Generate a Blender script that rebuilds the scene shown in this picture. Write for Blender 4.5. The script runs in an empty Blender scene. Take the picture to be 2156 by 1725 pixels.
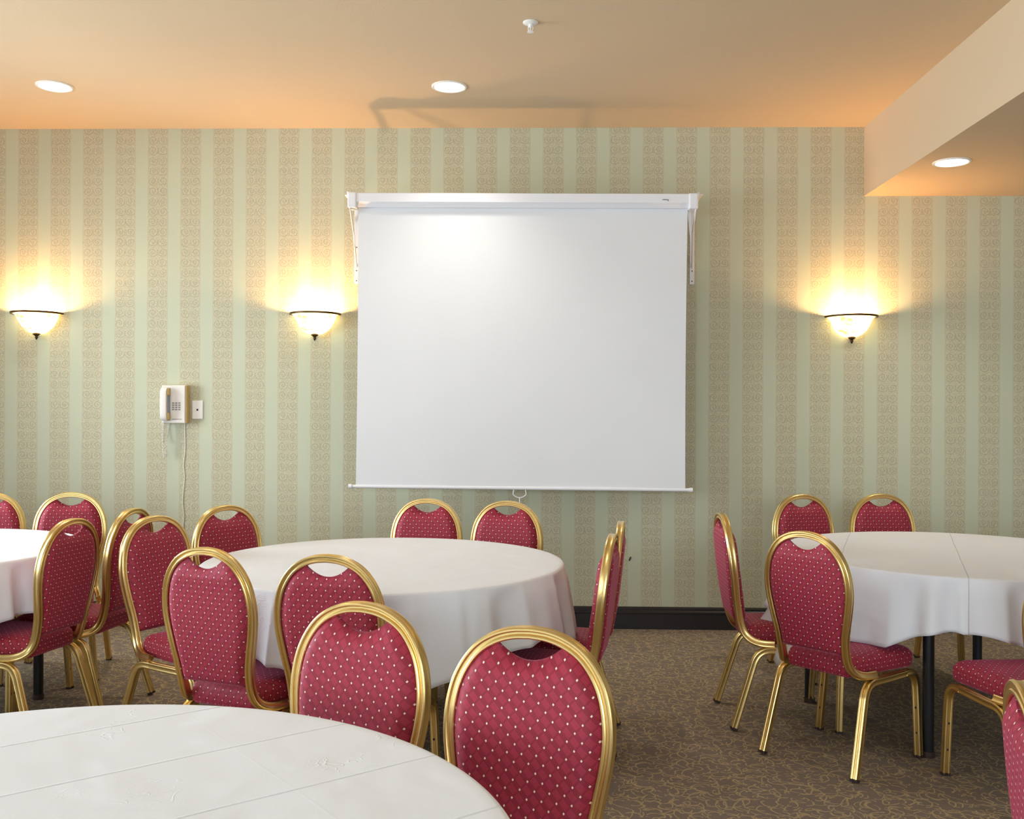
import bpy, bmesh, math, random
from mathutils import Vector, Matrix
random.seed(7)
PI = math.pi
scene = bpy.context.scene
COL = scene.collection

# ------------------------------------------------------------------ camera
F, YAW, ROLL, CH = 2075.0, 0.026, 0.005, 1.40
fw = Vector((-math.sin(YAW), math.cos(YAW), 0))
rt = Vector((math.cos(YAW), math.sin(YAW), 0))
up = Vector((0, 0, 1))
cd = bpy.data.cameras.new('camera')
cam = bpy.data.objects.new('camera', cd)
COL.objects.link(cam)
cd.sensor_fit = 'HORIZONTAL'
cd.sensor_width = 36.0
cd.lens = 36.0 * F / 2156.0
cd.clip_start = 0.05
cx = rt * math.cos(ROLL) + up * math.sin(ROLL)
cy = -rt * math.sin(ROLL) * -1 * -1 + up * math.cos(ROLL)
cz = -fw
cam.matrix_world = Matrix(((cx.x, cy.x, cz.x, 0), (cx.y, cy.y, cz.y, 0), (cx.z, cy.z, cz.z, CH), (0, 0, 0, 1)))
scene.camera = cam

# ------------------------------------------------------------------ view, world
scene.view_settings.view_transform = 'Standard'
scene.view_settings.look = 'None'
scene.view_settings.gamma = 1.0
scene.view_settings.exposure = 0.0
scene.view_settings.use_curve_mapping = False
world = bpy.data.worlds.new('daylight')
scene.world = world
world.use_nodes = True
bg = world.node_tree.nodes['Background']
bg.inputs[0].default_value = (0.75, 0.88, 1.0, 1)
bg.inputs[1].default_value = 1.6

# room measures
WY, CZ, SZ, SX = 6.33, 3.21, 2.77, 2.07
XL, XR, YN = -4.75, 5.6, -3.3


def area(name, loc, direction, sx, sy, power, color, spread=180):
    l = bpy.data.lights.new(name, 'AREA')
    l.shape = 'RECTANGLE'
    l.size, l.size_y, l.energy, l.color = sx, sy, power, color
    l.spread = math.radians(spread)
    o = bpy.data.objects.new(name, l)
    COL.objects.link(o)
    o.location = loc
    o.rotation_euler = Vector(direction).to_track_quat('-Z', 'Y').to_euler()
    return o


# daylight outside the windows of the left wall and of the wall behind the camera
WIN_L = [(-2.4, -0.2), (0.6, 2.8), (3.5, 5.3)]
WIN_N = [(-3.9, -1.9), (-0.9, 1.1), (2.1, 4.1)]
DAY = (0.80, 0.91, 1.0)
for a, b in WIN_L:
    area('window_daylight', (XL - 0.35, (a + b) / 2, 1.65), (1, 0, -0.06), b - a, 1.7, 135 if a < 3 else 230, DAY)
for a, b in WIN_N:
    area('window_daylight', ((a + b) / 2, YN - 0.35, 1.65), (0, 1, -0.06), b - a, 1.7, 112, DAY)


# ------------------------------------------------------------------ helpers
def srgb(r, g, b):
    def c(v):
        v /= 255.0
        return v / 12.92 if v <= 0.04045 else ((v + 0.055) / 1.055) ** 2.4
    return (c(r), c(g), c(b), 1)


class NT:
    """small node-tree writer"""
    def __init__(s, name):
        s.m = bpy.data.materials.new(name)
        s.m.use_nodes = True
        s.t = s.m.node_tree
        s.b = s.t.nodes['Principled BSDF']

    def n(s, kind, **kw):
        nd = s.t.nodes.new(kind)
        for k, v in kw.items():
            setattr(nd, k, v)
        return nd

    def lk(s, a, b):
        s.t.links.new(a, b)

    def put(s, sock, v):
        if isinstance(v, (int, float, tuple)):
            sock.default_value = v
        else:
            s.lk(v, sock)

    def m1(s, op, a, b=None, c=None, clamp=False):
        nd = s.n('ShaderNodeMath', operation=op, use_clamp=clamp)
        s.put(nd.inputs[0], a)
        if b is not None:
            s.put(nd.inputs[1], b)
        if c is not None:
            s.put(nd.inputs[2], c)
        return nd.outputs[0]

    def mix(s, f, a, b, blend='MIX'):
        nd = s.n('ShaderNodeMix', data_type='RGBA', blend_type=blend)
        s.put(nd.inputs[0], f)
        s.put(nd.inputs[6], a)
        s.put(nd.inputs[7], b)
        return nd.outputs[2]

    def step(s, v, lo, hi):
        nd = s.n('ShaderNodeMapRange', interpolation_type='SMOOTHSTEP')
        s.put(nd.inputs[0], v)
        s.put(nd.inputs[1], lo)
        s.put(nd.inputs[2], hi)
        return nd.outputs[0]

    def noise(s, vec, scale, detail=2.0, rough=0.5, dist=0.0):
        nd = s.n('ShaderNodeTexNoise')
        if vec is not None:
            s.lk(vec, nd.inputs['Vector'])
        nd.inputs['Scale'].default_value = scale
        nd.inputs['Detail'].default_value = detail
        nd.inputs['Roughness'].default_value = rough
        nd.inputs['Distortion'].default_value = dist
        return nd

    def coord(s, which):
        return s.n('ShaderNodeTexCoord').outputs[which]

    def xyz(s, vec):
        nd = s.n('ShaderNodeSeparateXYZ')
        s.lk(vec, nd.inputs[0])
        return nd.outputs

    def vec(s, x, y, z=0.0):
        nd = s.n('ShaderNodeCombineXYZ')
        s.put(nd.inputs[0], x)
        s.put(nd.inputs[1], y)
        s.put(nd.inputs[2], z)
        return nd.outputs[0]

    def bump(s, h, strength, dist):
        nd = s.n('ShaderNodeBump')
        nd.inputs['Strength'].default_value = strength
        nd.inputs['Distance'].default_value = dist
        s.put(nd.inputs['Height'], h)
        s.lk(nd.outputs[0], s.b.inputs['Normal'])

    def base(s, c=None, rough=0.5, metal=0.0, spec=0.5):
        if c is not None:
            s.put(s.b.inputs['Base Color'], c)
        s.b.inputs['Roughness'].default_value = rough
        s.b.inputs['Metallic'].default_value = metal
        s.b.inputs['Specular IOR Level'].default_value = spec
        return s.m


def plain(name, c, rough=0.5, metal=0.0, spec=0.5, bump=None):
    t = NT(name)
    t.base(c, rough, metal, spec)
    nz = t.noise(t.coord('Object'), bump[0] if bump else 60.0, 3)
    if bump:
        t.bump(nz.outputs[0], bump[1], bump[2])
    else:
        t.put(t.b.inputs['Roughness'], t.m1('MULTIPLY_ADD', nz.outputs[0], 0.08, rough - 0.04))
    return t.m


def emis(name, c, strength):
    t = NT(name)
    t.base(c, 0.5)
    t.b.inputs['Emission Color'].default_value = c
    t.b.inputs['Emission Strength'].default_value = strength
    return t.m


# ------------------------------------------------------------------ materials
def mat_wallpaper():
    t = NT('striped_wallpaper')
    o = t.xyz(t.coord('Object'))
    X, Z = o[0], o[2]
    PER = 0.2133
    nz = t.noise(t.coord('Object'), 9.0, 2)
    wob = t.m1('MULTIPLY_ADD', nz.outputs[0], 0.012, -0.006)
    u = t.m1('FRACT', t.m1('DIVIDE', t.m1('ADD', X, 3.321 + PER / 2 + PER * 40), PER))   # 0..1, stripe centre at .5
    du = t.m1('MULTIPLY', t.m1('SUBTRACT', u, 0.5), PER)                               # metres from the stripe's middle
    adu = t.m1('ABSOLUTE', du)
    stripe = t.m1('SUBTRACT', 1.0, t.step(t.m1('ADD', adu, wob), 0.063, 0.069))
    # curls: two mirrored columns of spirals per stripe plus an offset inner set
    wn = t.noise(t.coord('Object'), 34.0, 2)
    wc = t.xyz(wn.outputs['Color'])
    wu = t.m1('MULTIPLY_ADD', wc[0], 0.022, -0.011)
    wz = t.m1('MULTIPLY_ADD', wc[1], 0.022, -0.011)

    def spirals(cell, off_u, off_v, turns, flip):
        cu = t.m1('SUBTRACT', t.m1('FRACT', t.m1('ADD', t.m1('DIVIDE', t.m1('ADD', adu, wu), cell), off_u + 10)), 0.5)
        cv = t.m1('SUBTRACT', t.m1('FRACT', t.m1('ADD', t.m1('DIVIDE', t.m1('ADD', Z, wz), cell), off_v + 10)), 0.5)
        r = t.m1('SQRT', t.m1('ADD', t.m1('MULTIPLY', cu, cu), t.m1('MULTIPLY', cv, cv)))
        th = t.m1('DIVIDE', t.m1('ARCTAN2', cv, cu), 2 * PI)
        s = t.m1('FRACT', t.m1('ADD', t.m1('MULTIPLY', r, turns), t.m1('MULTIPLY_ADD', th, flip, 4)))
        ln = t.m1('ABSOLUTE', t.m1('SUBTRACT', s, 0.5))
        inside = t.m1('LESS_THAN', r, 0.49)
        return t.m1('MULTIPLY', t.m1('SUBTRACT', 1.0, t.step(ln, 0.10, 0.24)), inside)
    a = spirals(0.066, 0.0, 0.0, 4.3, 1.0)
    b = spirals(0.033, 0.5, 0.25, 3.0, -1.0)
    n2 = t.noise(t.coord('Object'), 85.0, 1, 0.5, 1.4)
    curl = t.m1('SUBTRACT', 1.0, t.step(t.m1('ABSOLUTE', t.m1('SUBTRACT', n2.outputs[0], 0.5)), 0.015, 0.05))
    lines = t.m1('MAXIMUM', a, t.m1('MULTIPLY', t.m1('MAXIMUM', b, curl), 0.75))
    edge = t.m1('SUBTRACT', 1.0, t.step(t.m1('ABSOLUTE', t.m1('SUBTRACT', t.m1('ADD', adu, wob), 0.0655)), 0.0012, 0.0035))
    lines = t.m1('MULTIPLY', t.m1('MAXIMUM', lines, t.m1('MULTIPLY', edge, 0.6)), stripe)
    n3 = t.noise(t.coord('Object'), 1.7, 2)
    plainc = t.mix(n3.outputs[0], srgb(190, 194, 168), srgb(197, 200, 175))
    ground = srgb(200, 196, 168)
    c = t.mix(stripe, plainc, ground)
    c = t.mix(t.m1('MULTIPLY', lines, 0.40), c, srgb(126, 110, 80))
    # fine horizontal weave of the paper
    wv = t.m1('SINE', t.m1('MULTIPLY', Z, 900.0))
    t.base(c, 0.62, 0, 0.25)
    t.bump(t.m1('ADD', t.m1('MULTIPLY', wv, 0.2), lines), 0.15, 0.001)
    return t.m


def mat_carpet():
    t = NT('patterned_carpet')
    P = t.coord('Object')
    o = t.xyz(P)
    warp = t.noise(P, 9.0, 2)
    wv = t.n('ShaderNodeVectorMath', operation='MULTIPLY_ADD')
    t.lk(warp.outputs['Color'], wv.inputs[0])
    wv.inputs[1].default_value = (0.05, 0.05, 0)
    t.lk(P, wv.inputs[2])
    w = t.xyz(wv.outputs[0])

    def curls(cell, ox, oy, r0, wd):
        vo = t.n('ShaderNodeTexVoronoi', voronoi_dimensions='2D')
        pos = t.vec(t.m1('ADD', w[0], ox), t.m1('ADD', w[1], oy))
        t.lk(pos, vo.inputs['Vector'])
        vo.inputs['Scale'].default_value = 1.0 / cell
        d = t.n('ShaderNodeVectorMath', operation='SUBTRACT')
        t.lk(pos, d.inputs[0])
        t.lk(vo.outputs['Position'], d.inputs[1])
        dd = t.xyz(d.outputs[0])
        rnd = t.xyz(vo.outputs['Color'])
        ang = t.m1('MULTIPLY', rnd[0], 2 * PI)
        ca, sa = t.m1('COSINE', ang), t.m1('SINE', ang)
        x = t.m1('ADD', t.m1('MULTIPLY', dd[0], ca), t.m1('MULTIPLY', dd[1], sa))
        y = t.m1('SUBTRACT', t.m1('MULTIPLY', dd[1], ca), t.m1('MULTIPLY', dd[0], sa))
        r = t.m1('SQRT', t.m1('ADD', t.m1('MULTIPLY', x, x), t.m1('MULTIPLY', t.m1('MULTIPLY', y, y), 0.55)))
        th = t.m1('ARCTAN2', y, x)
        # the radius opens with the angle, so each mark is a comma rather than a ring
        rr = t.m1('ADD', t.m1('MULTIPLY_ADD', rnd[1], r0 * 0.5, r0 * 0.65), t.m1('MULTIPLY', th, r0 * 0.16))
        line = t.m1('SUBTRACT', 1.0, t.step(t.m1('ABSOLUTE', t.m1('SUBTRACT', r, rr)), wd * 0.45, wd * 1.3))
        gate = t.m1('GREATER_THAN', t.m1('COSINE', t.m1('MULTIPLY', th, 0.75)), 0.25)
        return t.m1('MULTIPLY', line, gate)
    ln = curls(0.062, 0.0, 0.0, 0.026, 0.0026)
    for args in ((0.075, 3.31, 7.17, 0.034, 0.0028), (0.055, 9.13, 2.77, 0.021, 0.0024), (0.085, 5.71, 4.43, 0.040, 0.0028)):
        ln = t.m1('MAXIMUM', ln, curls(*args))
    fine = t.noise(P, 330, 2, 0.7)
    mott = t.noise(P, 3.0, 2)
    basec = t.mix(fine.outputs[0], srgb(98, 88, 80), srgb(156, 143, 131))
    basec = t.mix(t.m1('MULTIPLY', mott.outputs[0], 0.35), basec, srgb(118, 100, 84))
    linec = t.mix(fine.outputs[0], srgb(158, 136, 98), srgb(212, 190, 146))
    t.base(t.mix(t.m1('MULTIPLY', ln, 0.8), basec, linec), 0.95, 0, 0.1)
    t.bump(t.m1('ADD', fine.outputs[0], t.m1('MULTIPLY', ln, 0.5)), 0.5, 0.004)
    return t.m


def mat_fabric():
    t = NT('dotted_red_fabric')
    uv = t.xyz(t.coord('UV'))
    U, V = uv[0], uv[1]
    A, B = 0.0325, 0.0355
    u0 = t.m1('ADD', U, 20 * A)
    v0 = t.m1('ADD', V, 20 * B)

    def lat(ou, ov):
        a = t.m1('SUBTRACT', t.m1('FRACT', t.m1('ADD', t.m1('DIVIDE', u0, A), ou)), 0.5)
        b = t.m1('SUBTRACT', t.m1('FRACT', t.m1('ADD', t.m1('DIVIDE', v0, B), ov)), 0.5)
        return t.m1('ADD', t.m1('ABSOLUTE', t.m1('MULTIPLY', a, A)), t.m1('ABSOLUTE', t.m1('MULTIPLY', b, B * 0.8)))
    d = t.m1('MINIMUM', lat(0, 0), lat(0.5, 0.5))
    dots = t.m1('SUBTRACT', 1.0, t.step(d, 0.0020, 0.0029))
    # basket weave: light bundles leaning left over a dark ground of bundles leaning right, one per dot
    p = t.m1('ADD', t.m1('DIVIDE', u0, A), t.m1('DIVIDE', v0, B))
    q = t.m1('ADD', t.m1('SUBTRACT', t.m1('DIVIDE', u0, A), t.m1('DIVIDE', v0, B)), 40.0)
    ap = t.m1('ABSOLUTE', t.m1('SUBTRACT', t.m1('FRACT', p), 0.5))
    aq = t.m1('ABSOLUTE', t.m1('SUBTRACT', t.m1('FRACT', q), 0.5))
    par = t.m1('MULTIPLY', t.m1('SUBTRACT', 1.0, t.step(aq, 0.25, 0.29)), t.m1('SUBTRACT', 1.0, t.step(ap, 0.38, 0.42)))
    s1 = t.m1('SINE', t.m1('MULTIPLY', p, 2 * PI * 7))
    s2 = t.m1('SINE', t.m1('MULTIPLY', q, 2 * PI * 7))
    streak = t.m1('ADD', t.m1('MULTIPLY', s2, par), t.m1('MULTIPLY', s1, t.m1('MULTIPLY', 0.5, t.m1('SUBTRACT', 1.0, par))))
    nz = t.noise(t.coord('UV'), 900, 2)
    tone = t.m1('ADD', t.m1('MULTIPLY', par, 0.45), t.m1('MULTIPLY', t.m1('MULTIPLY_ADD', streak, 0.5, 0.5), 0.5), clamp=True)
    c = t.mix(tone, srgb(124, 22, 42), srgb(172, 50, 72))
    c = t.mix(t.m1('MULTIPLY', nz.outputs[0], 0.25), c, srgb(150, 50, 62))
    ring = t.m1('SUBTRACT', 1.0, t.step(d, 0.0030, 0.0042))
    c = t.mix(t.m1('MULTIPLY', ring, 0.45), c, srgb(80, 20, 34))
    c = t.mix(dots, c, srgb(250, 218, 200))
    t.base(c, 0.62, 0, 0.35)
    t.b.inputs['Sheen Weight'].default_value = 0.32
    t.b.inputs['Sheen Roughness'].default_value = 0.4
    t.b.inputs['Sheen Tint'].default_value = srgb(255, 150, 190)
    t.bump(t.m1('ADD', t.m1('MULTIPLY', streak, 0.5), dots), 0.25, 0.0008)
    return t.m


def mat_gold():
    t = NT('brushed_gold_metal')
    nz = t.noise(t.coord('Object'), 9, 1)
    c = t.mix(nz.outputs[0], srgb(236, 210, 146), srgb(228, 198, 128))
    t.base(c, 0.30, 1.0)
    return t.m


def mat_cloth(name, ax, ay):
    t = NT(name)
    P = t.coord('Object')
    o = t.xyz(P)
    def crease(axis, k, w, amp):
        v = t.m1('ADD', o[axis], t.m1('MULTIPLY_ADD', t.noise(P, 2.2, 2).outputs[0], 0.016, -0.008))
        f = t.m1('SUBTRACT', t.m1('FRACT', t.m1('ADD', t.m1('DIVIDE', v, k), 10.5)), 0.5)
        return t.m1('MULTIPLY', t.m1('SUBTRACT', 1.0, t.step(t.m1('ABSOLUTE', t.m1('MULTIPLY', f, k)), 0.0, w)), amp)
    cr = t.m1('ADD', crease(0, 0.262, 0.006, ax), crease(1, 0.49, 0.005, ay))
    big = t.noise(P, 5.0, 2, 0.5, 0.3)
    pk = t.noise(P, 15.0, 2, 0.6, 1.2)
    puck = t.m1('MULTIPLY', t.m1('SUBTRACT', 1.0, t.step(t.m1('ABSOLUTE', t.m1('SUBTRACT', pk.outputs[0], 0.5)), 0.0, 0.03)),
                t.step(t.noise(P, 4.0, 1).outputs[0], 0.56, 0.66))
    h = t.m1('ADD', t.m1('ADD', cr, t.m1('MULTIPLY', big.outputs[0], 3.2)), t.m1('MULTIPLY', puck, 0.3))
    fine = t.noise(P, 420, 2)
    c = t.mix(fine.outputs[0], srgb(222, 225, 230), srgb(232, 235, 240))
    t.base(c, 0.8, 0, 0.2)
    t.b.inputs['Sheen Weight'].default_value = 0.1
    t.bump(t.m1('ADD', h, t.m1('MULTIPLY', fine.outputs[0], 0.05)), 0.55, 0.0035)
    return t.m


def mat_glass_bowl():
    t = NT('alabaster_glass')
    o = t.xyz(t.coord('Object'))
    nz = t.noise(t.coord('Object'), 14, 3, 0.6, 1.5)
    c = t.mix(t.step(nz.outputs[0], 0.45, 0.7), srgb(255, 226, 150), srgb(255, 170, 50))
    t.base(c, 0.35)
    t.lk(c, t.b.inputs['Emission Color'])
    t.b.inputs['Emission Strength'].default_value = 5.0
    return t.m


def mat_screen():
    t = NT('projection_fabric')
    nz = t.noise(t.coord('Object'), 2.5, 3)
    fine = t.noise(t.coord('Object'), 500, 1)
    t.base(t.mix(nz.outputs[0], srgb(223, 223, 224), srgb(229, 229, 230)), 0.75, 0, 0.2)
    t.bump(t.m1('ADD', t.m1('MULTIPLY', nz.outputs[0], 2.0), t.m1('MULTIPLY', fine.outputs[0], 0.04)), 0.25, 0.004)
    return t.m


def mat_paint(name, c):
    t = NT(name)
    nz = t.noise(t.coord('Object'), 120, 3, 0.6)
    lo = t.noise(t.coord('Object'), 0.8, 2)
    t.base(t.mix(t.m1('MULTIPLY', lo.outputs[0], 0.3), c, tuple(min(1, v * 1.05) for v in c[:3]) + (1,)), 0.7, 0, 0.2)
    t.bump(nz.outputs[0], 0.3, 0.002)
    return t.m


def mat_pane():
    m = bpy.data.materials.new('window_glass')
    m.use_nodes = True
    nt = m.node_tree
    nt.nodes.clear()
    out = nt.nodes.new('ShaderNodeOutputMaterial')
    mx = nt.nodes.new('ShaderNodeMixShader')
    tr = nt.nodes.new('ShaderNodeBsdfTransparent')
    gl = nt.nodes.new('ShaderNodeBsdfGlossy')
    fr = nt.nodes.new('ShaderNodeFresnel')
    gl.inputs['Roughness'].default_value = 0.02
    nt.links.new(fr.outputs[0], mx.inputs[0])
    nt.links.new(tr.outputs[0], mx.inputs[1])
    nt.links.new(gl.outputs[0], mx.inputs[2])
    nt.links.new(mx.outputs[0], out.inputs[0])
    return m


M = dict(
    wallpaper=mat_wallpaper(), carpet=mat_carpet(), fabric=mat_fabric(), gold=mat_gold(), cloth=mat_cloth('white_linen_faint_creases', 0.25, 0.15), cloth_b=mat_cloth('white_linen_middle_crease', 0.0, 1.5), cloth_c=mat_cloth('white_linen_fold_creases', 1.9, 0.06),
    bowl=mat_glass_bowl(), screen=mat_screen(), pane=mat_pane(),
    ceiling=mat_paint('peach_ceiling_paint', srgb(214, 190, 158)),
    soffit=mat_paint('peach_soffit_paint', srgb(214, 190, 158)),
    sidewall=mat_paint('plain_wall_paint', srgb(205, 196, 176)),
    base=plain('black_baseboard_paint', srgb(34, 30, 32), 0.35, 0, 0.5),
    black=plain('black_painted_steel', srgb(22, 24, 30), 0.4, 0, 0.5),
    rubber=plain('dark_rubber', srgb(52, 34, 28), 0.7),
    white=plain('white_painted_metal', srgb(232, 231, 234), 0.4, 0, 0.4),
    trim=plain('white_gloss_trim', srgb(238, 236, 230), 0.3, 0, 0.5),
    plastic=plain('ivory_plastic', srgb(232, 226, 218), 0.4, 0, 0.5),
    yellowed=plain('yellowed_plastic', srgb(206, 176, 112), 0.45, 0, 0.5),
    grey=plain('grey_print', srgb(140, 138, 140), 0.6),
    dark=plain('dark_ink', srgb(40, 38, 44), 0.6),
    bronze=plain('dark_bronze', srgb(72, 50, 28), 0.4, 0.6),
    wood=plain('brown_board', srgb(120, 92, 62), 0.6),
    lamp=emis('lamp_disc', (1.0, 0.95, 0.86, 1), 14.0),
)


# ------------------------------------------------------------------ mesh tools
def obj(name, bm, mat, parent=None, smooth=False, angle=None):
    me = bpy.data.meshes.new(name)
    bmesh.ops.recalc_face_normals(bm, faces=bm.faces)
    bm.to_mesh(me)
    bm.free()
    if smooth:
        for p in me.polygons:
            p.use_smooth = True
        if angle:
            me.set_sharp_from_angle(angle=math.radians(angle))
    me.materials.append(mat)
    o = bpy.data.objects.new(name, me)
    COL.objects.link(o)
    if parent:
        o.parent = parent
    return o


def tag(o, label=None, cat=None, group=None, kind=None):
    if label: o['label'] = label
    if cat: o['category'] = cat
    if group: o['group'] = group
    if kind: o['kind'] = kind
    return o


def thing(name, label, cat, loc=(0, 0, 0), rz=0.0, group=None):
    o = bpy.data.objects.new(name, None)
    o.empty_display_size = 0.1
    COL.objects.link(o)
    o.location = loc
    o.rotation_euler = (0, 0, rz)
    return tag(o, label, cat, group)


def box(bm, x0, x1, y0, y1, z0, z1, bevel=0.0, seg=2):
    vs = [bm.verts.new((x, y, z)) for x in (x0, x1) for y in (y0, y1) for z in (z0, z1)]
    idx = [(0, 1, 3, 2), (4, 6, 7, 5), (0, 4, 5, 1), (2, 3, 7, 6), (0, 2, 6, 4), (1, 5, 7, 3)]
    fs = [bm.faces.new([vs[i] for i in f]) for f in idx]
    if bevel:
        es = list({e for f in fs for e in f.edges})
        bmesh.ops.bevel(bm, geom=es, offset=bevel, segments=seg, affect='EDGES', profile=0.5)
    return bm


def nb():
    return bmesh.new()


def catmull(pts, n=6):
    P = [Vector(p) for p in pts]
    P = [P[0] * 2 - P[1]] + P + [P[-1] * 2 - P[-2]]
    out = []
    for i in range(1, len(P) - 2):
        a, b, c, d = P[i - 1], P[i], P[i + 1], P[i + 2]
        for k in range(n):
            t = k / n
            out.append(0.5 * ((2 * b) + (c - a) * t + (2 * a - 5 * b + 4 * c - d) * t * t + (3 * b - a - 3 * c + d) * t ** 3))
    out.append(P[-2].copy())
    return out


def sweep(bm, pts, prof, n0=(0, 1, 0), caps=True, start=0):
    """sweep profile [(a,b)]: a along the transported normal, b along the binormal"""
    n = len(pts)
    Ts = [(pts[min(i + 1, n - 1)] - pts[max(i - 1, 0)]).normalized() for i in range(n)]
    Ns = [None] * n
    for rng in (range(start, n), range(start, -1, -1)):
        N = Vector(n0)
        for i in rng:
            N = (N - Ts[i] * N.dot(Ts[i])).normalized()
            Ns[i] = N
    rings = []
    for p, T, N in zip(pts, Ts, Ns):
        B = T.cross(N)
        rings.append([bm.verts.new(p + N * a + B * b) for a, b in prof])
    k = len(prof)
    for r0, r1 in zip(rings, rings[1:]):
        for j in range(k):
            bm.faces.new((r0[j], r0[(j + 1) % k], r1[(j + 1) % k], r1[j]))
    if caps:
        bm.faces.new(rings[0][::-1])
        bm.faces.new(rings[-1])
    return bm


def circ(r, n=10):
    return [(r * math.cos(2 * PI * i / n), r * math.sin(2 * PI * i / n)) for i in range(n)]


def tube(bm, pts, r, n=10, n0=(0, 1, 0)):
    return sweep(bm, [Vector(p) for p in pts], circ(r, n), n0)


def lathe(bm, prof, n=32, center=(0, 0, 0), a0=0.0, a1=2 * PI):
    full = abs(a1 - a0 - 2 * PI) < 1e-6
    m = n if full else n + 1
    rings = []
    for r, z in prof:
        if r < 1e-6:
            rings.append([bm.verts.new((center[0], center[1], center[2] + z))])
        else:
            rings.append([bm.verts.new((center[0] + r * math.cos(a0 + (a1 - a0) * i / n), center[1] + r * math.sin(a0 + (a1 - a0) * i / n), center[2] + z)) for i in range(m)])
    for A, B in zip(rings, rings[1:]):
        for i in range(m if full else m - 1):
            j = (i + 1) % m
            if len(A) == 1 and len(B) == 1:
                continue
            if len(A) == 1:
                bm.faces.new((A[0], B[j], B[i]))
            elif len(B) == 1:
                bm.faces.new((A[i], A[j], B[0]))
            else:
                bm.faces.new((A[i], A[j], B[j], B[i]))
    return bm


def copy_tree(o, parent=None):
    c = o.copy()
    COL.objects.link(c)
    c.parent = parent
    for ch in list(o.children):
        copy_tree(ch, c)
    return c


def hermite(tbl, x):
    if x <= tbl[0][0]:
        return tbl[0][1]
    for (a, b), (c, d) in zip(tbl, tbl[1:]):
        if x <= c:
            t = (x - a) / (c - a)
            return b + (d - b) * t
    return tbl[-1][1]


# ------------------------------------------------------------------ the room
tag(obj('floor', box(nb(), XL, XR, YN, WY, -0.05, 0.0), M['carpet']), kind='structure')
tag(obj('wall_far', box(nb(), XL, XR, WY, WY + 0.12, 0, CZ), M['wallpaper']), kind='structure')
tag(obj('ceiling', box(nb(), XL, XR, YN, WY, CZ, CZ + 0.08), M['ceiling']), kind='structure')
tag(obj('trim_1', box(nb(), SX, XR, YN, WY, SZ, CZ), M['soffit']), label='dropped soffit running along the right side of the ceiling', kind='structure')
bm = nb()
box(bm, XR, XR + 0.12, YN - 0.12, WY + 0.12, 0, CZ)
tag(obj('wall_right', bm, M['sidewall']), kind='structure')


def wall_with_windows(name, spans, lo, hi, z0, z1, mk):
    """mk(bm, a, b, z0, z1) adds a box for the run a..b"""
    bm = nb()
    cur = lo
    for a, b in spans:
        mk(bm, cur, a, 0, CZ)
        mk(bm, a, b, 0, z0)
        mk(bm, a, b, z1, CZ)
        cur = b
    mk(bm, cur, hi, 0, CZ)
    tag(obj(name, bm, M['sidewall']), kind='structure')


wall_with_windows('wall_left', WIN_L, YN - 0.12, WY + 0.12, 0.8, 2.5, lambda b, s, e, z0, z1: box(b, XL - 0.12, XL, s, e, z0, z1))
wall_with_windows('wall_near', WIN_N, XL, XR, 0.8, 2.5, lambda b, s, e, z0, z1: box(b, s, e, YN - 0.12, YN, z0, z1))
wn = 0
for side, spans in (('L', WIN_L), ('N', WIN_N)):
    for a, b in spans:
        wn += 1
        fr, pn = nb(), nb()
        w = 0.05
        runs = [(a, a + w, 0.8, 2.5), (b - w, b, 0.8, 2.5), (a, b, 0.8, 0.8 + w), (a, b, 2.5 - w, 2.5), ((a + b) / 2 - w / 2, (a + b) / 2 + w / 2, 0.8, 2.5)]
        for s, e, z0, z1 in runs:
            if side == 'L':
                box(fr, XL - 0.09, XL - 0.03, s, e, z0, z1)
            else:
                box(fr, s, e, YN - 0.09, YN - 0.03, z0, z1)
        if side == 'L':
            box(pn, XL - 0.064, XL - 0.060, a + w, b - w, 0.8 + w, 2.5 - w)
        else:
            box(pn, a + w, b - w, YN - 0.064, YN - 0.060, 0.8 + w, 2.5 - w)
        wo = tag(obj('window_%d' % wn, fr, M['trim']), kind='structure')
        obj('pane', pn, M['pane'], wo)

# moulded black baseboards
BP = [(0, 0), (0.016, 0), (0.016, 0.098), (0.022, 0.102), (0.022, 0.112), (0.014, 0.120), (0.014, 0.132), (0.008, 0.142), (0, 0.142)]


def baseboard(name, p0, p1, inward):
    bm = nb()
    d = Vector(inward)
    ends = []
    for p in (p0, p1):
        ends.append([bm.verts.new(Vector((p[0], p[1], 0)) + d * a + Vector((0, 0, b))) for a, b in BP])
    k = len(BP)
    for j in range(k):
        bm.faces.new((ends[0][j], ends[0][(j + 1) % k], ends[1][(j + 1) % k], ends[1][j]))
    bm.faces.new(ends[0])
    bm.faces.new(ends[1][::-1])
    tag(obj(name, bm, M['base']), kind='structure')


baseboard('baseboard_far', (XL, WY), (XR, WY), (0, -1, 0))
baseboard('baseboard_left', (XL, YN), (XL, WY), (1, 0, 0))
baseboard('baseboard_right', (XR, YN), (XR, WY), (-1, 0, 0))

# ------------------------------------------------------------------ ceiling lights
def spot(name, loc, power, angle, color, parent=None, blend=0.6, r=0.05):
    l = bpy.data.lights.new(name, 'SPOT')
    l.energy, l.color, l.spot_size, l.spot_blend, l.shadow_soft_size = power, color, math.radians(angle), blend, r
    o = bpy.data.objects.new(name, l)
    COL.objects.link(o)
    o.location = loc
    if parent:
        o.parent = parent
    return o


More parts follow.
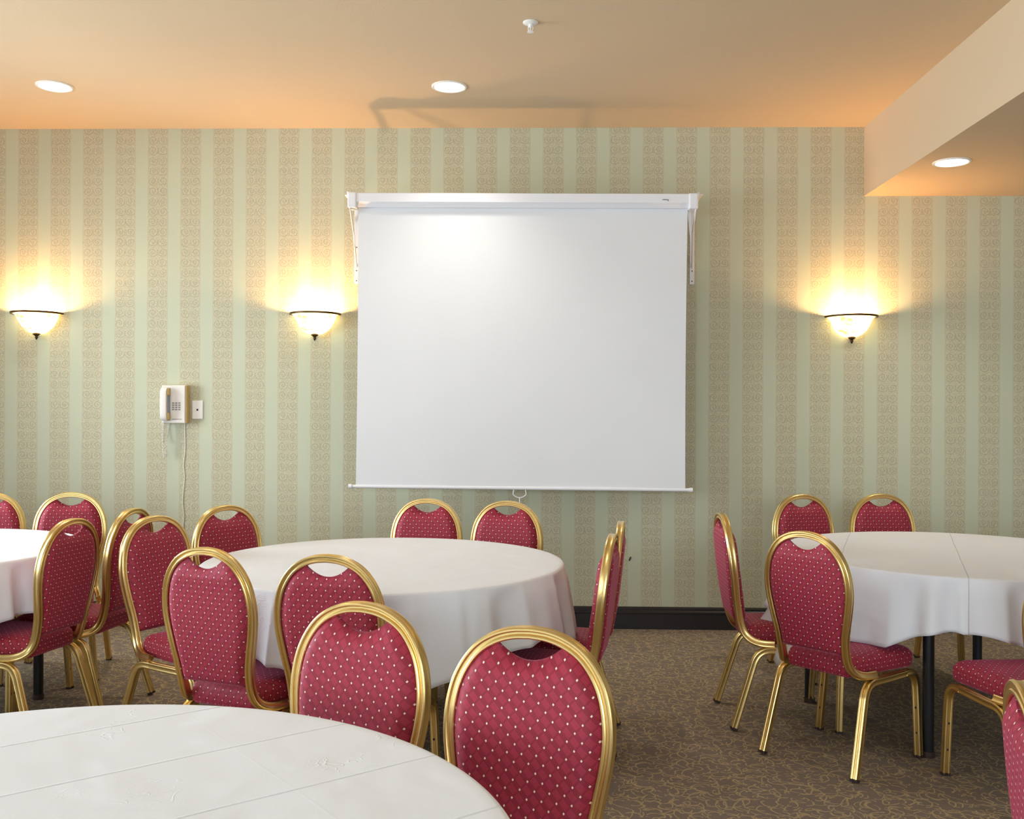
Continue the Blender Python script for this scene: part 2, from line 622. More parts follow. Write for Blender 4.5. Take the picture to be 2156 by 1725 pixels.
WARM = (1.0, 0.95, 0.87)
DL = [(-2.728, 5.481, CZ, 'recessed ceiling light at the far left of the main ceiling'),
      (-0.504, 5.513, CZ, 'recessed ceiling light in the middle, above the projection screen'),
      (2.263, 5.464, SZ, 'recessed light in the lower soffit at the right')]
for x, y, z, lab in DL + [(-2.75, 2.6, CZ, 'unseen ceiling light above the left table, added to light the room'), (-0.5, 2.6, CZ, 'unseen ceiling light above the middle table, added to light the room'), (2.6, 2.6, SZ, 'unseen soffit light above the right table, added to light the room'), (-2.75, -0.4, CZ, 'unseen ceiling light behind us at the left, added to light the room'), (-0.5, -0.4, CZ, 'unseen ceiling light right behind us, added to light the room')]:  # those after DL are unseen lights, added to light the rest of the room
    t = thing('ceiling_light', lab, 'light', (x, y, z), 0, 'recessed ceiling lights')
    obj('trim_ring', lathe(nb(), [(0.084, 0.0), (0.100, 0.0), (0.100, -0.004), (0.092, -0.008), (0.084, -0.006), (0.084, 0.0)], 40), M['trim'], t, True, 40)
    obj('lens', lathe(nb(), [(0.0, -0.004), (0.05, -0.0045), (0.0845, -0.003)], 40), M['lamp'], t, True)
    spot('light_beam', (0, 0, -0.03), (41 if y > 5 else 30), 112, WARM, t, 0.9, 0.07)

# sprinkler
t = thing('fire_sprinkler', 'small white fire sprinkler head hanging from the ceiling', 'sprinkler', (-0.042, 4.605, CZ))
obj('flange', lathe(nb(), [(0.0, 0), (0.036, 0), (0.036, -0.003), (0.030, -0.008), (0.014, -0.010), (0.0, -0.010)], 28), M['trim'], t, True, 40)
bm = nb()
lathe(bm, [(0.0, -0.010), (0.010, -0.010), (0.010, -0.022), (0.006, -0.026), (0.0, -0.026)], 12)
for s in (-1, 1):
    tube(bm, [(s * 0.008, 0, -0.016), (s * 0.012, 0, -0.026), (s * 0.009, 0, -0.038), (s * 0.003, 0, -0.044)], 0.002, 8)
lathe(bm, [(0.0, -0.022), (0.003, -0.024), (0.003, -0.040), (0.0, -0.042)], 8)
obj('sprinkler_frame', bm, M['trim'], t, True, 40)
bm = nb()
lathe(bm, [(0.0, -0.044), (0.016, -0.0445), (0.016, -0.046), (0.0, -0.047)], 20)
obj('deflector', bm, M['trim'], t, True, 40)

# ------------------------------------------------------------------ wall sconces
SC = [(-3.247, 'wall sconce nearest the left edge, glowing alabaster half bowl', 2.008),
      (-1.435, 'wall sconce beside the left edge of the projection screen', 2.008),
      (1.988, 'wall sconce alone on the wall right of the screen', 2.000)]
for x, lab, z in SC:
    t = thing('wall_sconce', lab, 'wall lamp', (x, WY, z), 0, 'half-bowl wall sconces')
    # half bowl: ellipse in plan, wide 0.33, deep 0.13
    prof = [(1.0, 0.0), (0.90, -0.012), (0.83, -0.032), (0.76, -0.058), (0.64, -0.088), (0.46, -0.114), (0.25, -0.128), (0.08, -0.133)]
    bm = nb()
    n = 32
    rings = []
    for sc, inner in ((1.0, False), (0.965, True)):
        for r, zz in (prof if not inner else prof[::-1]):
            rings.append([bm.verts.new((0.152 * r * sc * math.cos(PI + PI * i / n), 0.002 + 0.168 * r * sc * math.sin(PI + PI * i / n) - 0.002, zz + (0.004 if inner else 0))) for i in range(n + 1)])
    for A, B in zip(rings, rings[1:]):
        for i in range(n):
            bm.faces.new((A[i], A[i + 1], B[i + 1], B[i]))
    obj('glass_bowl', bm, M['bowl'], t, True)
    bm = nb()
    pts = [Vector((0.158 * math.cos(PI + PI * i / 36), -0.004 + 0.173 * math.sin(PI + PI * i / 36), 0.0)) for i in range(37)]
    sweep(bm, pts, [(-0.006, -0.007), (0.006, -0.007), (0.007, 0.0), (0.006, 0.007), (-0.006, 0.007)], (0, 0, 1))
    obj('rim_band', bm, M['bronze'], t, True, 40)
    bm = nb()
    lathe(bm, [(0.0, -0.124), (0.020, -0.128), (0.026, -0.134), (0.016, -0.143), (0.008, -0.149), (0.010, -0.156), (0.006, -0.166), (0.0, -0.174)], 20, (0, -0.030, 0))
    obj('finial', bm, M['bronze'], t, True, 50)
    bm = nb()
    box(bm, -0.05, 0.05, -0.012, -0.001, -0.11, -0.02, 0.004)
    obj('wall_plate', bm, M['bronze'], t)
    l = bpy.data.lights.new('sconce_bulb', 'POINT')
    l.energy, l.color, l.shadow_soft_size = 26, (1.0, 0.60, 0.27), 0.028
    lo = bpy.data.objects.new('sconce_bulb', l)
    COL.objects.link(lo)
    lo.parent = t
    lo.location = (0, -0.098, -0.036)

# ------------------------------------------------------------------ projection screen
SCX, SCZ = -0.10, 2.70
ps = thing('projection_screen', 'white pull-down projection screen hanging in front of the striped wall', 'screen', (SCX, 6.0, 2.71))
ps.rotation_euler = (0, math.radians(0.22), 0)
HW = 1.035
bm = nb()
prof = [(-0.045, -0.004), (-0.035, 0.0), (0.03, 0.0), (0.045, -0.010), (0.048, -0.055), (0.040, -0.072), (-0.012, -0.084), (-0.030, -0.066), (-0.045, -0.056)]
r = [[bm.verts.new((x, y, z)) for y, z in prof] for x in (-HW + 0.02, HW - 0.02)]
k = len(prof)
for j in range(k):
    bm.faces.new((r[0][j], r[0][(j + 1) % k], r[1][(j + 1) % k], r[1][j]))
obj('case', bm, M['white'], ps, False)
for s in (-1, 1):
    bm = nb()
    box(bm, min(s * (HW - 0.03), s * (HW + 0.025)), max(s * (HW - 0.03), s * (HW + 0.025)), -0.052, 0.052, -0.092, 0.002, 0.008)
    # small hanging ear at the outer top corner
    pts = [(s * (HW + 0.0), 0, -0.004), (s * (HW + 0.035), 0, 0.012), (s * (HW + 0.032), 0, -0.018), (s * (HW + 0.02), 0, -0.03)]
    a = [bm.verts.new((x, -0.03, z)) for x, y, z in pts]
    b = [bm.verts.new((x, 0.03, z)) for x, y, z in pts]
    bm.faces.new(a); bm.faces.new(b[::-1])
    for j in range(4):
        bm.faces.new((a[j], a[(j + 1) % 4], b[(j + 1) % 4], b[j]))
    obj('end_cap', bm, M['white'], ps)
# maker's mark on the case: a tiny dark script squiggle
bm = nb()
tube(bm, [(0.845, -0.0465, -0.040), (0.853, -0.0465, -0.036), (0.858, -0.0465, -0.041), (0.865, -0.0465, -0.036), (0.870, -0.0465, -0.041), (0.878, -0.0465, -0.036), (0.881, -0.0465, -0.043), (0.875, -0.0465, -0.047)], 0.0016, 6)
obj('logo_mark', bm, M['dark'], ps)
# fabric, very slightly rippled, with thickness
bm = nb()
FX0, FX1, FZ0, FZ1 = -1.005, 1.005, -1.785, -0.060
nx, nz_ = 40, 30
front = []
for j in range(nz_ + 1):
    row = []
    for i in range(nx + 1):
        s = i / nx
        z = FZ1 + (FZ0 - FZ1) * j / nz_
        q = j / nz_
        dy = 0.0022 * q * math.sin(s * 9 + q * 2) + 0.0015 * math.sin(q * 7 + s * 3)
        pinch = 0.004 * math.sin(q * PI)
        x = FX0 + (FX1 - FX0) * s
        x += pinch * (1 - 2 * s)
        row.append(bm.verts.new((x, 0.012 + dy, z)))
    front.append(row)
for a, b in zip(front, front[1:]):
    for i in range(nx):
        bm.faces.new((a[i], a[i + 1], b[i + 1], b[i]))
ret = bmesh.ops.extrude_face_region(bm, geom=bm.faces[:])
for v in [g for g in ret['geom'] if isinstance(g, bmesh.types.BMVert)]:
    v.co.y += 0.0012
obj('screen_fabric', bm, M['screen'], ps, True, 40)
bm = nb()
tube(bm, [(-1.035, 0.014, -1.790), (1.035, 0.014, -1.790)], 0.0105, 16, (0, 0, 1))
br = obj('bottom_bar', bm, M['white'], ps, True, 40)
for s in (-1, 1):
    bm = nb()
    tube(bm, [(s * 1.030, 0.014, -1.790), (s * 1.050, 0.014, -1.790)], 0.0145, 16, (0, 0, 1))
    obj('bar_cap', bm, M['white'], br, True, 40)
bm = nb()
hx = 0.0
tube(bm, catmull([(hx - 0.036, 0.012, -1.800), (hx - 0.038, 0.012, -1.830), (hx - 0.012, 0.012, -1.846), (hx + 0.012, 0.012, -1.846), (hx + 0.038, 0.012, -1.830), (hx + 0.036, 0.012, -1.800)], 5), 0.0032, 8)
tube(bm, [(hx, 0.012, -1.846), (hx, 0.012, -1.885), (hx + 0.004, 0.008, -1.893)], 0.0032, 8)
obj('pull_handle', bm, M['white'], ps, True, 50)
for s in (-1, 1):
    # wall bracket: upright flat bar on the wall, top arm carrying the case, slanted brace
    bm = nb()
    x0 = 1.066 if s > 0 else -1.086
    box(bm, x0, x0 + 0.030, 0.322, 0.328, -0.505, 0.0, 0.001)
    box(bm, x0, x0 + 0.030, 0.0, 0.328, -0.006, 0.0)
    bo = obj('wall_bracket', bm, M['white'], ps)
    bo.rotation_euler = (0, math.radians(-0.22), 0)
    bm = nb()
    xa = x0 + 0.002
    pts = [Vector((s * 1.047, -0.03, -0.088)), Vector((s * 1.052, 0.12, -0.22)), Vector((x0 + 0.015, 0.318, -0.40))]
    sweep(bm, pts, [(-0.003, -0.012), (0.003, -0.012), (0.003, 0.012), (-0.003, 0.012)], (1, 0, 0))
    # tapering gusset between the case and the strap
    g = [(s * 1.008, -0.088), (s * 1.030, -0.088), (s * 1.036, -0.36)]
    va = [bm.verts.new((gx, 0.045, gz)) for gx, gz in g]
    vb = [bm.verts.new((gx, 0.048, gz)) for gx, gz in g]
    bm.faces.new(va); bm.faces.new(vb[::-1])
    for j in range(3):
        bm.faces.new((va[j], va[(j + 1) % 3], vb[(j + 1) % 3], vb[j]))
    obj('brace', bm, M['white'], bo)
    for zz in (-0.27, -0.42, -0.485):
        bm = lathe(nb(), [(0, 0), (0.004, 0), (0.004, 0.002), (0, 0.002)], 10)
        bmesh.ops.rotate(bm, verts=bm.verts, cent=(0, 0, 0), matrix=Matrix.Rotation(PI / 2, 3, 'X'))
        bmesh.ops.translate(bm, verts=bm.verts, vec=(x0 + 0.015, 0.322, zz))
        obj('screw', bm, M['dark'], bo)

# ------------------------------------------------------------------ wall telephone, jack plate, cable
ph = thing('wall_telephone', 'ivory corded telephone mounted on the wall between two sconces', 'telephone', (-2.338, WY, 1.423))
bm = nb()
vs = []
for (w, h, y) in ((0.081, 0.125, -0.002), (0.081, 0.125, -0.020), (0.076, 0.121, -0.058), (0.072, 0.117, -0.062)):
    vs.append([bm.verts.new((sx * w, y, sz * h)) for sx, sz in ((-1, -1), (1, -1), (1, 1), (-1, 1))])
for a, b in zip(vs, vs[1:]):
    for j in range(4):
        bm.faces.new((a[j], a[(j + 1) % 4], b[(j + 1) % 4], b[j]))
bm.faces.new(vs[0][::-1]); bm.faces.new(vs[-1])
obj('body', bm, M['plastic'], ph)
obj('side_panel', box(nb(), 0.0765, 0.0835, -0.054, -0.003, -0.121, 0.121, 0.002), M['yellowed'], ph)['label'] = 'yellowed side of the telephone'
bm = nb()
box(bm, -0.074, -0.020, -0.066, -0.060, -0.104, 0.104, 0.002)
obj('cradle', bm, M['grey'], ph)
bm = nb()
sweep(bm, catmull([(-0.050, -0.078, -0.098), (-0.050, -0.096, -0.080), (-0.050, -0.100, -0.03), (-0.050, -0.100, 0.03), (-0.050, -0.096, 0.080), (-0.050, -0.078, 0.098)], 5),
      [(0.011, -0.019), (0.014, 0), (0.011, 0.019), (-0.010, 0.020), (-0.013, 0), (-0.010, -0.020)], (0, -1, 0))
hs = obj('handset', bm, M['plastic'], ph, True, 50)
for zz in (-0.078, 0.078):
    bm = nb()
    box(bm, -0.046, -0.017, -0.094, -0.066, zz - 0.024, zz + 0.024, 0.009, 3)
    obj('earpiece' if zz > 0 else 'mouthpiece', bm, M['yellowed'], hs, True, 50)
bm = nb()
for rr in range(4):
    for c_ in range(3):
        box(bm, -0.008 + c_ * 0.020, 0.006 + c_ * 0.020, -0.0645, -0.0615, 0.004 - rr * 0.014, 0.012 - rr * 0.014, 0.001, 1)
obj('keypad', bm, M['grey'], ph)
obj('label_strip', box(nb(), -0.008, 0.056, -0.0632, -0.0612, -0.098, -0.094), M['grey'], ph)
bm = nb()
hel = []
path = catmull([(-0.052, -0.075, -0.10), (-0.068, -0.06, -0.15), (-0.072, -0.05, -0.23), (-0.068, -0.045, -0.32), (-0.062, -0.042, -0.338), (-0.056, -0.04, -0.32), (-0.050, -0.035, -0.23), (-0.043, -0.03, -0.17), (-0.040, -0.02, -0.12)], 24)
for i, p in enumerate(path):
    an = i * 1.25
    hel.append(p + Vector((math.cos(an) * 0.0042, math.sin(an) * 0.0042, 0)))
tube(bm, hel, 0.0021, 6)
tube(bm, [tuple(Vector(v) + Vector((-0.026, 0.01, 0))) for v in [(-0.052, -0.03, 0.0), (-0.053, -0.03, -0.10), (-0.052, -0.03, -0.16), (-0.048, -0.04, -0.25)]], 0.003, 6)
obj('coiled_cord', bm, M['plastic'], ph, True)

jk = obj('wall_jack_plate', box(nb(), -0.035, 0.035, -0.007, -0.0005, -0.06, 0.06, 0.003), M['trim'])
jk.location = (-2.201, WY, 1.388)
tag(jk, 'small white wall jack plate just right of the telephone', 'wall plate')
bm = nb()
box(bm, -0.006, 0.006, -0.009, -0.0065, -0.006, 0.006, 0.001, 1)
obj('socket', bm, M['dark'], jk)
bm = nb()
pts = [(-2.285, 1.300), (-2.283, 1.22), (-2.282, 1.12), (-2.291, 1.03), (-2.284, 0.95), (-2.292, 0.86), (-2.296, 0.78), (-2.288, 0.71), (-2.292, 0.62), (-2.282, 0.52), (-2.288, 0.40), (-2.283, 0.28), (-2.286, 0.15)]
tube(bm, catmull([(x, WY - 0.004 - (0.021 if z < 0.2 else 0), z) for x, z in pts], 6), 0.0022, 6)
tag(obj('phone_cable', bm, M['trim'], None, True), 'thin white cable running down the wallpaper below the telephone', 'cable')
bm = nb()
bmesh.ops.create_icosphere(bm, subdivisions=2, radius=1)
bmesh.ops.scale(bm, verts=bm.verts, vec=(0.005, 0.003, 0.016))
bmesh.ops.rotate(bm, verts=bm.verts, cent=(0, 0, 0), matrix=Matrix.Rotation(math.radians(20), 3, 'Y'))
nk = obj('wall_speck', bm, M['dark'], None, True)  # flattened dark lump for a small dark spot on the wallpaper
nk.location = (0.595, WY - 0.002, 0.447)
tag(nk, 'tiny dark speck on the wallpaper right of the middle table', 'peg')

# ------------------------------------------------------------------ banquet chair
def fluted(a, b):
    """tube section: two raised lobes on the front and back faces, shallow flutes on the sides; a = half thickness, b = half width"""
    half = [(-b, 0.0), (-b, 0.62 * a), (-b * 0.93, 0.86 * a), (-b * 0.74, a), (-b * 0.46, a), (-b * 0.26, a * 0.88), (-b * 0.16, a * 0.62),
            (b * 0.16, a * 0.62), (b * 0.26, a * 0.88), (b * 0.46, a), (b * 0.74, a), (b * 0.93, 0.86 * a), (b, 0.62 * a), (b * 0.88, 0.28 * a), (b * 0.88, 0.0)]
    half[0] = (-b * 0.88, 0.0)
    half.insert(1, (-b * 0.88, 0.28 * a))
    sides = [(p[1], p[0]) for p in half]
    low = [(-p[1], p[0]) for p in half[::-1]][1:-1]
    prof = sides + low
    return prof


HOOP = fluted(0.0150, 0.0130)
LEGP = fluted(0.0140, 0.0145)
hoop_side = [(0.0, -0.270, 0.918), (0.036, -0.270, 0.915), (0.070, -0.269, 0.906), (0.103, -0.268, 0.889), (0.128, -0.266, 0.867), (0.150, -0.263, 0.836), (0.166, -0.259, 0.800),
             (0.176, -0.254, 0.755), (0.179, -0.249, 0.708), (0.174, -0.243, 0.655), (0.160, -0.234, 0.580), (0.149, -0.224, 0.520),
             (0.145, -0.210, 0.455), (0.149, -0.192, 0.412), (0.161, -0.165, 0.386), (0.175, -0.125, 0.374), (0.186, -0.070, 0.372)]
hs_ = catmull(hoop_side, 6)
hoop_pts = [Vector((-p.x, p.y, p.z)) for p in hs_[::-1]][:-1] + hs_


def hoop_inner(z):
    """inner half width and y of the hoop at height z"""
    best = None
    for p, q in zip(hs_, hs_[1:]):
        if q.z <= z <= p.z:
            t = (p.z - z) / max(1e-9, p.z - q.z)
            T = (q - p).normalized()
            nx = abs(T.z)
            return p.x + (q.x - p.x) * t - 0.0105 / max(0.3, nx), p.y + (q.y - p.y) * t
    return 0.14, -0.2


def uv_box(o, mode):
    me = o.data
    uvl = me.uv_layers.new(name='UVMap')
    for p in me.polygons:
        n = p.normal
        for li in p.loop_indices:
            co = me.vertices[me.loops[li].vertex_index].co
            if mode == 'pad':
                uvl.data[li].uv = (co.x, co.z)
            else:
                if abs(n.z) > 0.6:
                    uvl.data[li].uv = (co.x, co.y)
                elif abs(n.y) > abs(n.x):
                    uvl.data[li].uv = (co.x, co.z)
                else:
                    uvl.data[li].uv = (co.y, co.z)


def make_pad():
    bm = nb()
    NT_, NS = 44, 28
    zb, zt = 0.458, 0.8935
    def surf(sgn):
        rows = []
        for j in range(NT_ + 1):
            t = j / NT_
            z = zb + (zt - zb) * t
            hw, yy = hoop_inner(z)
            row = []
            for i in range(NS + 1):
                s = -1 + 2 * i / NS
                # ease the samples toward the rims
                s = math.copysign(abs(s) ** 0.85, s) if s else 0
                x = s * hw
                zz = z
                k = max(0.0, (t - 0.72) / 0.28)
                zz -= 0.036 * (max(0.0, 1 - (s / 1.0) ** 2) ** 1.0) * k * k
                ed = min(1.0, (1 - abs(s)) / 0.22)
                et = min(1.0, (1 - t) / 0.16, t / 0.05 + 0.02)
                q = (1 - (1 - ed) ** 2) * (1 - (1 - max(0, et)) ** 2)
                th = (0.030 * q + 0.004) if sgn > 0 else (0.020 * q + 0.004)
                if sgn > 0:
                    th += 0.006 * math.exp(-((t - 0.25) / 0.25) ** 2) * ed
                row.append(bm.verts.new((x, yy + sgn * th, zz)))
            rows.append(row)
        return rows
    A, B = surf(1), surf(-1)
    for rows in (A, B):
        for a, b in zip(rows, rows[1:]):
            for i in range(NS):
                bm.faces.new((a[i], a[i + 1], b[i + 1], b[i]))
    for j in range(NT_):
        for i in (0, NS):
            bm.faces.new((A[j][i], A[j + 1][i], B[j + 1][i], B[j][i]))
    for i in range(NS):
        for j in (0, NT_):
            bm.faces.new((A[j][i], A[j][i + 1], B[j][i + 1], B[j][i]))
    return bm


def rounded_outline(scale_in=0.0, n=8):
    """seat plan, rear narrower; returns CCW points shrunk by scale_in metres"""
    cs = [(-0.142, -0.178, 0.025), (0.142, -0.178, 0.025), (0.205, 0.235, 0.07), (-0.205, 0.235, 0.07)]
    pts = []
    for idx, (x, y, r) in enumerate(cs):
        sx = -1 if x < 0 else 1
        sy = -1 if y < 0 else 1
        ccx, ccy = x - sx * r, y - sy * r
        a0 = {0: PI, 1: 1.5 * PI, 2: 0, 3: 0.5 * PI}[idx]
        for k in range(n + 1):
            a = a0 + 0.5 * PI * k / n
            rr = max(0.004, r - scale_in)
            pts.append((ccx + math.cos(a) * rr - (0 if r > scale_in else sx * (scale_in - r)), ccy + math.sin(a) * rr - (0 if r > scale_in else sy * (scale_in - r))))
        if idx == 1 or idx == 3:
            # subdivide the long sides so they can curve
            nx_, ny_, nr = cs[(idx + 1) % 4]
    return pts


def make_seat():
    bm = nb()
    lay = [(0.008, 0.366), (0.0, 0.374), (-0.003, 0.395), (-0.002, 0.418), (0.004, 0.432), (0.014, 0.442), (0.032, 0.449), (0.06, 0.4535), (0.10, 0.456), (0.13, 0.4565)]
    rings = [[bm.verts.new((x, y, z + (0.004 * max(0, y) / 0.235 if z < 0.4 else 0) - (0.012 * max(0, (y - 0.1) / 0.13) ** 2 if z > 0.43 else 0))) for x, y in rounded_outline(s)] for s, z in lay]
    k = len(rings[0])
    for a, b in zip(rings, rings[1:]):
        for j in range(k):
            bm.faces.new((a[j], a[(j + 1) % k], b[(j + 1) % k], b[j]))
    bm.faces.new(rings[0][::-1])
    bm.faces.new(rings[-1])
    return bm


def make_chair():
    t = thing('banquet_chair', 'x', 'chair')
    obj('back_frame', sweep(nb(), hoop_pts, HOOP, (0, 1, 0), True, len(hoop_pts) // 2), M['gold'], t, True, 28)
    p = obj('backrest', make_pad(), M['fabric'], t, True, 60)
    uv_box(p, 'pad')
    s = obj('seat', make_seat(), M['fabric'], t, True, 50)
    uv_box(s, 'seat')
    for sx in (-1, 1):
        rear = catmull([(sx * 0.205, -0.250, 0.008), (sx * 0.199, -0.212, 0.13), (sx * 0.192, -0.170, 0.265), (sx * 0.190, -0.155, 0.308), (sx * 0.189, -0.133, 0.335), (sx * 0.189, -0.100, 0.347), (sx * 0.190, -0.06, 0.348)], 6)
        front = catmull([(sx * 0.226, 0.200, 0.008), (sx * 0.218, 0.205, 0.13), (sx * 0.209, 0.211, 0.265), (sx * 0.206, 0.207, 0.310), (sx * 0.204, 0.189, 0.337), (sx * 0.202, 0.162, 0.348), (sx * 0.200, 0.13, 0.348)], 6)
        for pth, kind in ((rear, 'r'), (front, 'f')):
            lg = obj('leg', sweep(nb(), pth, LEGP, (0, 1 if kind == 'f' else 1, 0)), M['gold'], t, True, 28)
            f = pth[0]
            dirv = (pth[0] - pth[1]).normalized()
            cap = sweep(nb(), [f + dirv * -0.004, f + dirv * 0.006], [(a * 1.06, b * 1.06) for a, b in LEGP], (0, 1, 0))
            cb = obj('foot_cap', cap, M['rubber'], lg, True, 30)
            # keep the cap above the carpet
            mz = min(v.co.z for v in cb.data.vertices)
            for v in cb.data.vertices:
                v.co.z -= mz
            if kind == 'f':
                for zz in (0.10, 0.20):
                    bm = nb()
                    x = sx * (0.2285 - (zz) * 0.073)
                    a = [bm.verts.new((x + 0.0045 * math.cos(q * PI / 5), 0.190 + 0.04 * zz - 0.001, zz + 0.0045 * math.sin(q * PI / 5))) for q in range(10)]
                    b = [bm.verts.new((v.co.x, 0.196, v.co.z)) for v in a]
                    bm.faces.new(a); bm.faces.new(b[::-1])
                    for q in range(10):
                        bm.faces.new((a[q], a[(q + 1) % 10], b[(q + 1) % 10], b[q]))
                    obj('plug', bm, M['dark'], lg)
        obj('seat_rail', sweep(nb(), [Vector((sx * 0.190, -0.06, 0.348)), Vector((sx * 0.194, 0.0, 0.348)), Vector((sx * 0.200, 0.13, 0.348))], LEGP, (0, 0, 1)), M['gold'], t, True, 28)
    return t


proto = make_chair()
used = [False]


def place_chair(ax, ay, f, label, group, origin=None):
    f = Vector((f[0], f[1])).normalized()
    if origin is None:
        o = Vector((ax, ay)) + f * 0.27
    else:
        o = Vector(origin)
    if used[0]:
        c = copy_tree(proto)
    else:
        c = proto
        used[0] = True
    c.location = (o.x, o.y, 0)
    c.rotation_euler = (0, 0, math.atan2(f.y, f.x) - PI / 2)
    tag(c, label, 'chair', group)
    return c


GL, GM, GR, GF = 'chairs round the left table', 'chairs round the middle table', 'chairs round the right table', 'chairs round the front table'
PRE = 'gold-framed red banquet chair '
place_chair(-2.988, 5.313, (0.13, -0.99), PRE + 'behind the left table, cut by the left edge', GL)
place_chair(-2.573, 5.379, (0.22, -0.97), PRE + 'seen head-on behind the left table below a sconce', GL)
place_chair(-1.961, 4.11, (-0.98, 0.20), PRE + 'turned left, nearer one at right of the left table', GL)
place_chair(-1.886, 4.555, (-0.99, 0.14), PRE + 'turned left, half hidden between two other chairs', GL)
place_chair(-1.666, 4.249, (0.88, -0.47), PRE + 'facing right at the left end of the middle table', GM)
place_chair(-1.507, 4.731, (0.79, -0.61), PRE + 'behind the middle table, just right of the cable', GM)
place_chair(-1.116, 3.292, (0.36, 0.93), PRE + 'back to us, leftmost in front of the middle table', GM)
place_chair(-0.673, 3.156, (0.20, 0.98), PRE + 'back to us, partly covered by a nearer chair', GM)
place_chair(0.286, 3.739, (-0.982, 0.18), PRE + 'edge-on right of the middle table, nearer of two', GM)
place_chair(0.355, 4.173, (-0.993, 0.12), PRE + 'edge-on right of the middle table, farther of two', GM)
place_chair(-0.576, 5.164, (-0.13, -0.99), PRE + 'left one of the two under the screen', GM)
place_chair(-0.151, 5.063, (-0.25, -0.97), PRE + 'directly below the screen pull handle', GM)
place_chair(-0.421, 2.386, (-0.38, -0.925), PRE + 'at the front table, left of two large backs', GF)
place_chair(-0.012, 2.133, (-0.30, -0.95), PRE + 'at the front table, largest and nearest full back', GF)
place_chair(0.845, 4.54, (1.0, 0.0), PRE + 'in side view, left end of the right table', GR)
place_chair(1.491, 5.599, (0.30, -0.95), PRE + 'left one of two behind the right table', GR)
place_chair(1.959, 5.670, (0.10, -0.99), PRE + 'right one of two behind the right table', GR)
place_chair(0, 0, (0.74, 0.67), PRE + 'back to us before the right table, legs in view', GR, (1.247, 4.06))
place_chair(0, 0, (-0.10, 1.0), PRE + 'at the right edge, only seat and legs showing', GR, (1.82, 3.66))
place_chair(0.842, 1.723, (0.955, -0.27), PRE + 'at the lower right edge, only back slice visible', GF)

# ------------------------------------------------------------------ round tables and their cloths
TZ = 0.752


def table(name_lab, x, y, R, angs):
    """folding table: round top, two U-shaped black leg frames"""
    t = thing('round_table', name_lab, 'table', (x, y, 0), 0, 'round folding tables under cloths')
    obj('tabletop', lathe(nb(), [(0, TZ - 0.006), (R - 0.014, TZ - 0.006), (R - 0.010, TZ - 0.010), (R - 0.010, TZ - 0.026), (R - 0.014, TZ - 0.030), (0, TZ - 0.030)], 72), M['wood'], t, True, 40)
    P = [Vector((rr * math.cos(math.radians(d)), rr * math.sin(math.radians(d)), 0)) for d, rr in angs]
    for p in P:
        obj('leg', tube(nb(), [p + Vector((0, 0, 0.012)), p + Vector((0, 0, TZ - 0.032))], 0.0225, 18, (0, 1, 0)), M['black'], t, True, 40)
        obj('foot_cap', lathe(nb(), [(0, 0), (0.025, 0), (0.026, 0.02), (0.023, 0.024)], 18, (p.x, p.y, 0)), M['rubber'], t, True, 40)
    for a, b in ((0, 3), (1, 2)):
        obj('cross_bar', tube(nb(), [P[a] + Vector((0, 0, 0.70)), P[b] + Vector((0, 0, 0.70))], 0.013, 12, (0, 0, 1)), M['black'], t, True, 40)
    for a, s in ((0, 1), (2, 1)):
        p = P[a]
        q = p * 0.35
        obj('brace', tube(nb(), [p + Vector((0, 0, 0.475)), q.lerp(p, 0.55) + Vector((0, 0, 0.485)), q + Vector((0, 0, TZ - 0.035))], 0.011, 12, (0, 0, 1)), M['black'], t, True, 40)
    return t


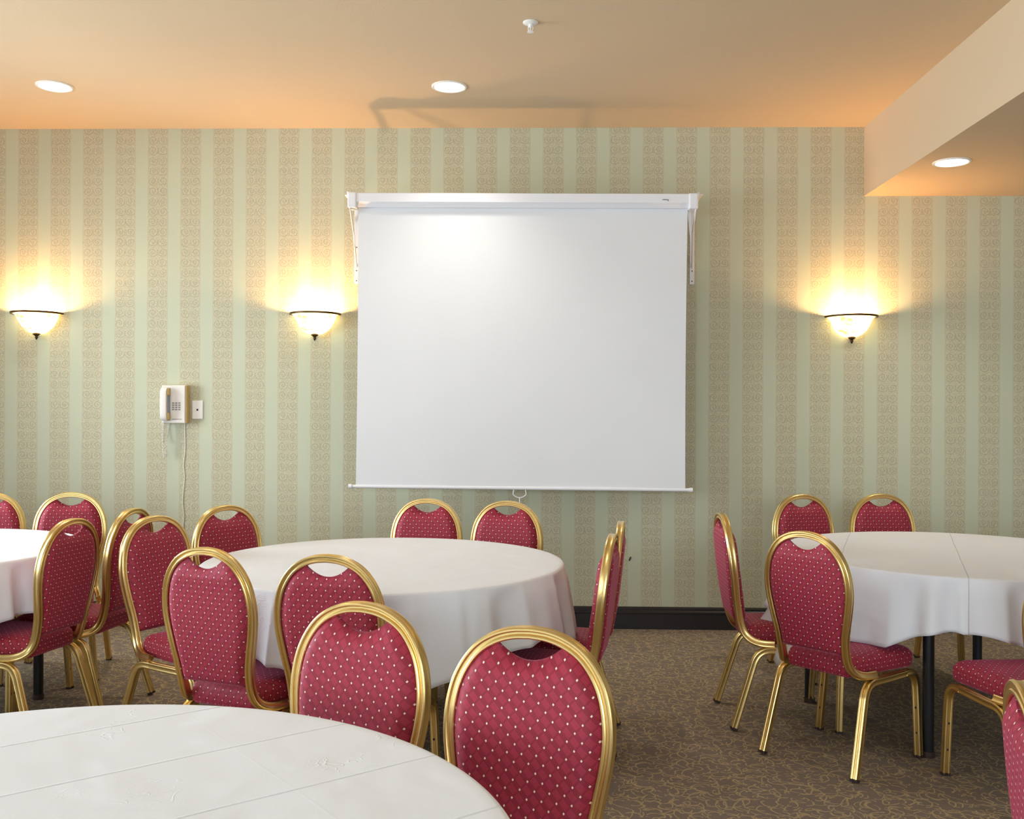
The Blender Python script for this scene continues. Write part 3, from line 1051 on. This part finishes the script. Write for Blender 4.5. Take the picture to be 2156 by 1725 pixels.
def cloth(label, x, y, R, mid, seed, hangcap, extra=None, half=0.98, amp=1.0, mat='cloth'):
    """square cloth over the round top; mid = world angle (deg) of one side's middle; the object's own axes follow the cloth's weave"""
    rnd = random.Random(seed)
    ph = [rnd.uniform(0, 2 * PI) for _ in range(6)]
    NA = 360
    bm = nb()
    rz = math.radians(mid)
    def hang(th):
        m_ = min(abs(math.cos(th)), 1)
        d = half / max(abs(math.cos(th)), abs(math.sin(th)))
        h = d - R
        # soften the corners
        return h
    rings = []
    topr = [0.0] + [R * k / 12 for k in range(1, 12)] + [R - 0.03, R - 0.007]
    for r in topr:
        if r == 0:
            rings.append([bm.verts.new((0, 0, TZ + 0.002))])
        else:
            rings.append([bm.verts.new((r * math.cos(2 * PI * i / NA), r * math.sin(2 * PI * i / NA), TZ + 0.002)) for i in range(NA)])
    NS = 16
    for k in range(NS + 3):
        row = []
        for i in range(NA):
            th = 2 * PI * i / NA
            w = (math.degrees(th) + mid) % 360
            h = hang(th)
            cap = hangcap(w)
            h = min(h, cap) - 0.02 * max(0, min(h, cap) - 0.9 * cap) if cap else h
            if k == 0:
                rr, z = R - 0.001, TZ + 0.001
            elif k == 1:
                rr, z = R + 0.0025, TZ - 0.0015
            elif k == 2:
                rr, z = R + 0.0045, TZ - 0.006
            else:
                s = (k - 2) / NS
                d = 0.006 + (h - 0.006) * s
                q = s * s * (3 - 2 * s)
                wave = (math.sin(13 * th + ph[0] + 0.9 * math.sin(3 * th + ph[3])) * 0.60 + math.sin(23 * th + ph[1] + 0.8 * math.sin(5 * th)) * 0.34 + math.sin(37 * th + ph[2] + 1.2 * math.sin(2 * th + ph[4])) * 0.16)
                wave = 1.0 - abs(wave) ** 0.8 * 1.6 if wave < 0 else 1.0 - 0.4 * wave
                grow = 0.25 * min(1, s * 5) + 0.75 * s
                rr = R + 0.0045 + 0.012 * q + amp * 0.028 * grow * wave
                z = TZ - d
                z += 0.010 * math.sin(7 * th + ph[5]) * s
                if extra:
                    rr, z = extra(w, s, rr, z)
            row.append(bm.verts.new((rr * math.cos(th), rr * math.sin(th), z)))
        rings.append(row)
    for A, B in zip(rings, rings[1:]):
        for i in range(NA):
            j = (i + 1) % NA
            if len(A) == 1:
                bm.faces.new((A[0], B[i], B[j]))
            else:
                bm.faces.new((A[i], A[j], B[j], B[i]))
    o = obj('tablecloth', bm, M[mat], None, True)
    o.location = (x, y, 0)
    o.rotation_euler = (0, 0, rz)
    sm = o.modifiers.new('thickness', 'SOLIDIFY')
    sm.thickness = 0.0012
    sm.offset = 1.0
    tag(o, label, 'tablecloth', 'white cloths on the round tables')
    return o


def extra_B(w, s, rr, z):
    g = math.exp(-((w - 184) / 8.0) ** 2)
    rr += 0.11 * g * s * s
    g2 = math.exp(-((w - 203) / 9.0) ** 2)
    rr += 0.17 * g2 * s
    return rr, z


TABLES = [('A', -0.645, 4.17, 0.755), ('B', 1.93, 4.585, 0.765), ('L', -2.88, 4.40, 0.755), ('C', -0.79, 1.35, 0.775)]
table('black legged round folding table in the middle of the room', -0.645, 4.17, 0.75, ((305, 0.62), (27, 0.58), (115, 0.60), (208, 0.62)))
cloth('white cloth on the middle table below the screen, its folds facing us', -0.645, 4.17, 0.755, 326, 3, lambda w: 0.285 + 0.07 * math.exp(-((w - 281) / 14.0) ** 2), amp=1.7)
table('round folding table at the right, its black legs standing on open carpet', 1.93, 4.585, 0.76, ((238, 0.64), (343, 0.62), (58, 0.62), (163, 0.645)))
cloth('white cloth on the right table with a crease down its middle', 1.93, 4.585, 0.765, 250, 8, lambda w: 0.285 + 0.32 * math.exp(-((w - 197) / 8.0) ** 2), extra_B, mat='cloth_b', amp=1.7)
table('round folding table cut off by the left edge of the photo', -2.88, 4.40, 0.75, ((28.6, 0.56), (150, 0.60), (210, 0.60), (330, 0.60)))
cloth('white cloth on the left table cut off by the photo edge', -2.88, 4.40, 0.755, 335, 5, lambda w: 0.26)
table('round folding table nearest to us at the lower left', -0.79, 1.35, 0.77, ((20, 0.62), (110, 0.62), (200, 0.62), (290, 0.62)))
cloth('large white cloth in the lower left foreground with long fold creases', -0.79, 1.35, 0.775, 129, 6, lambda w: 0.26, mat='cloth_c')
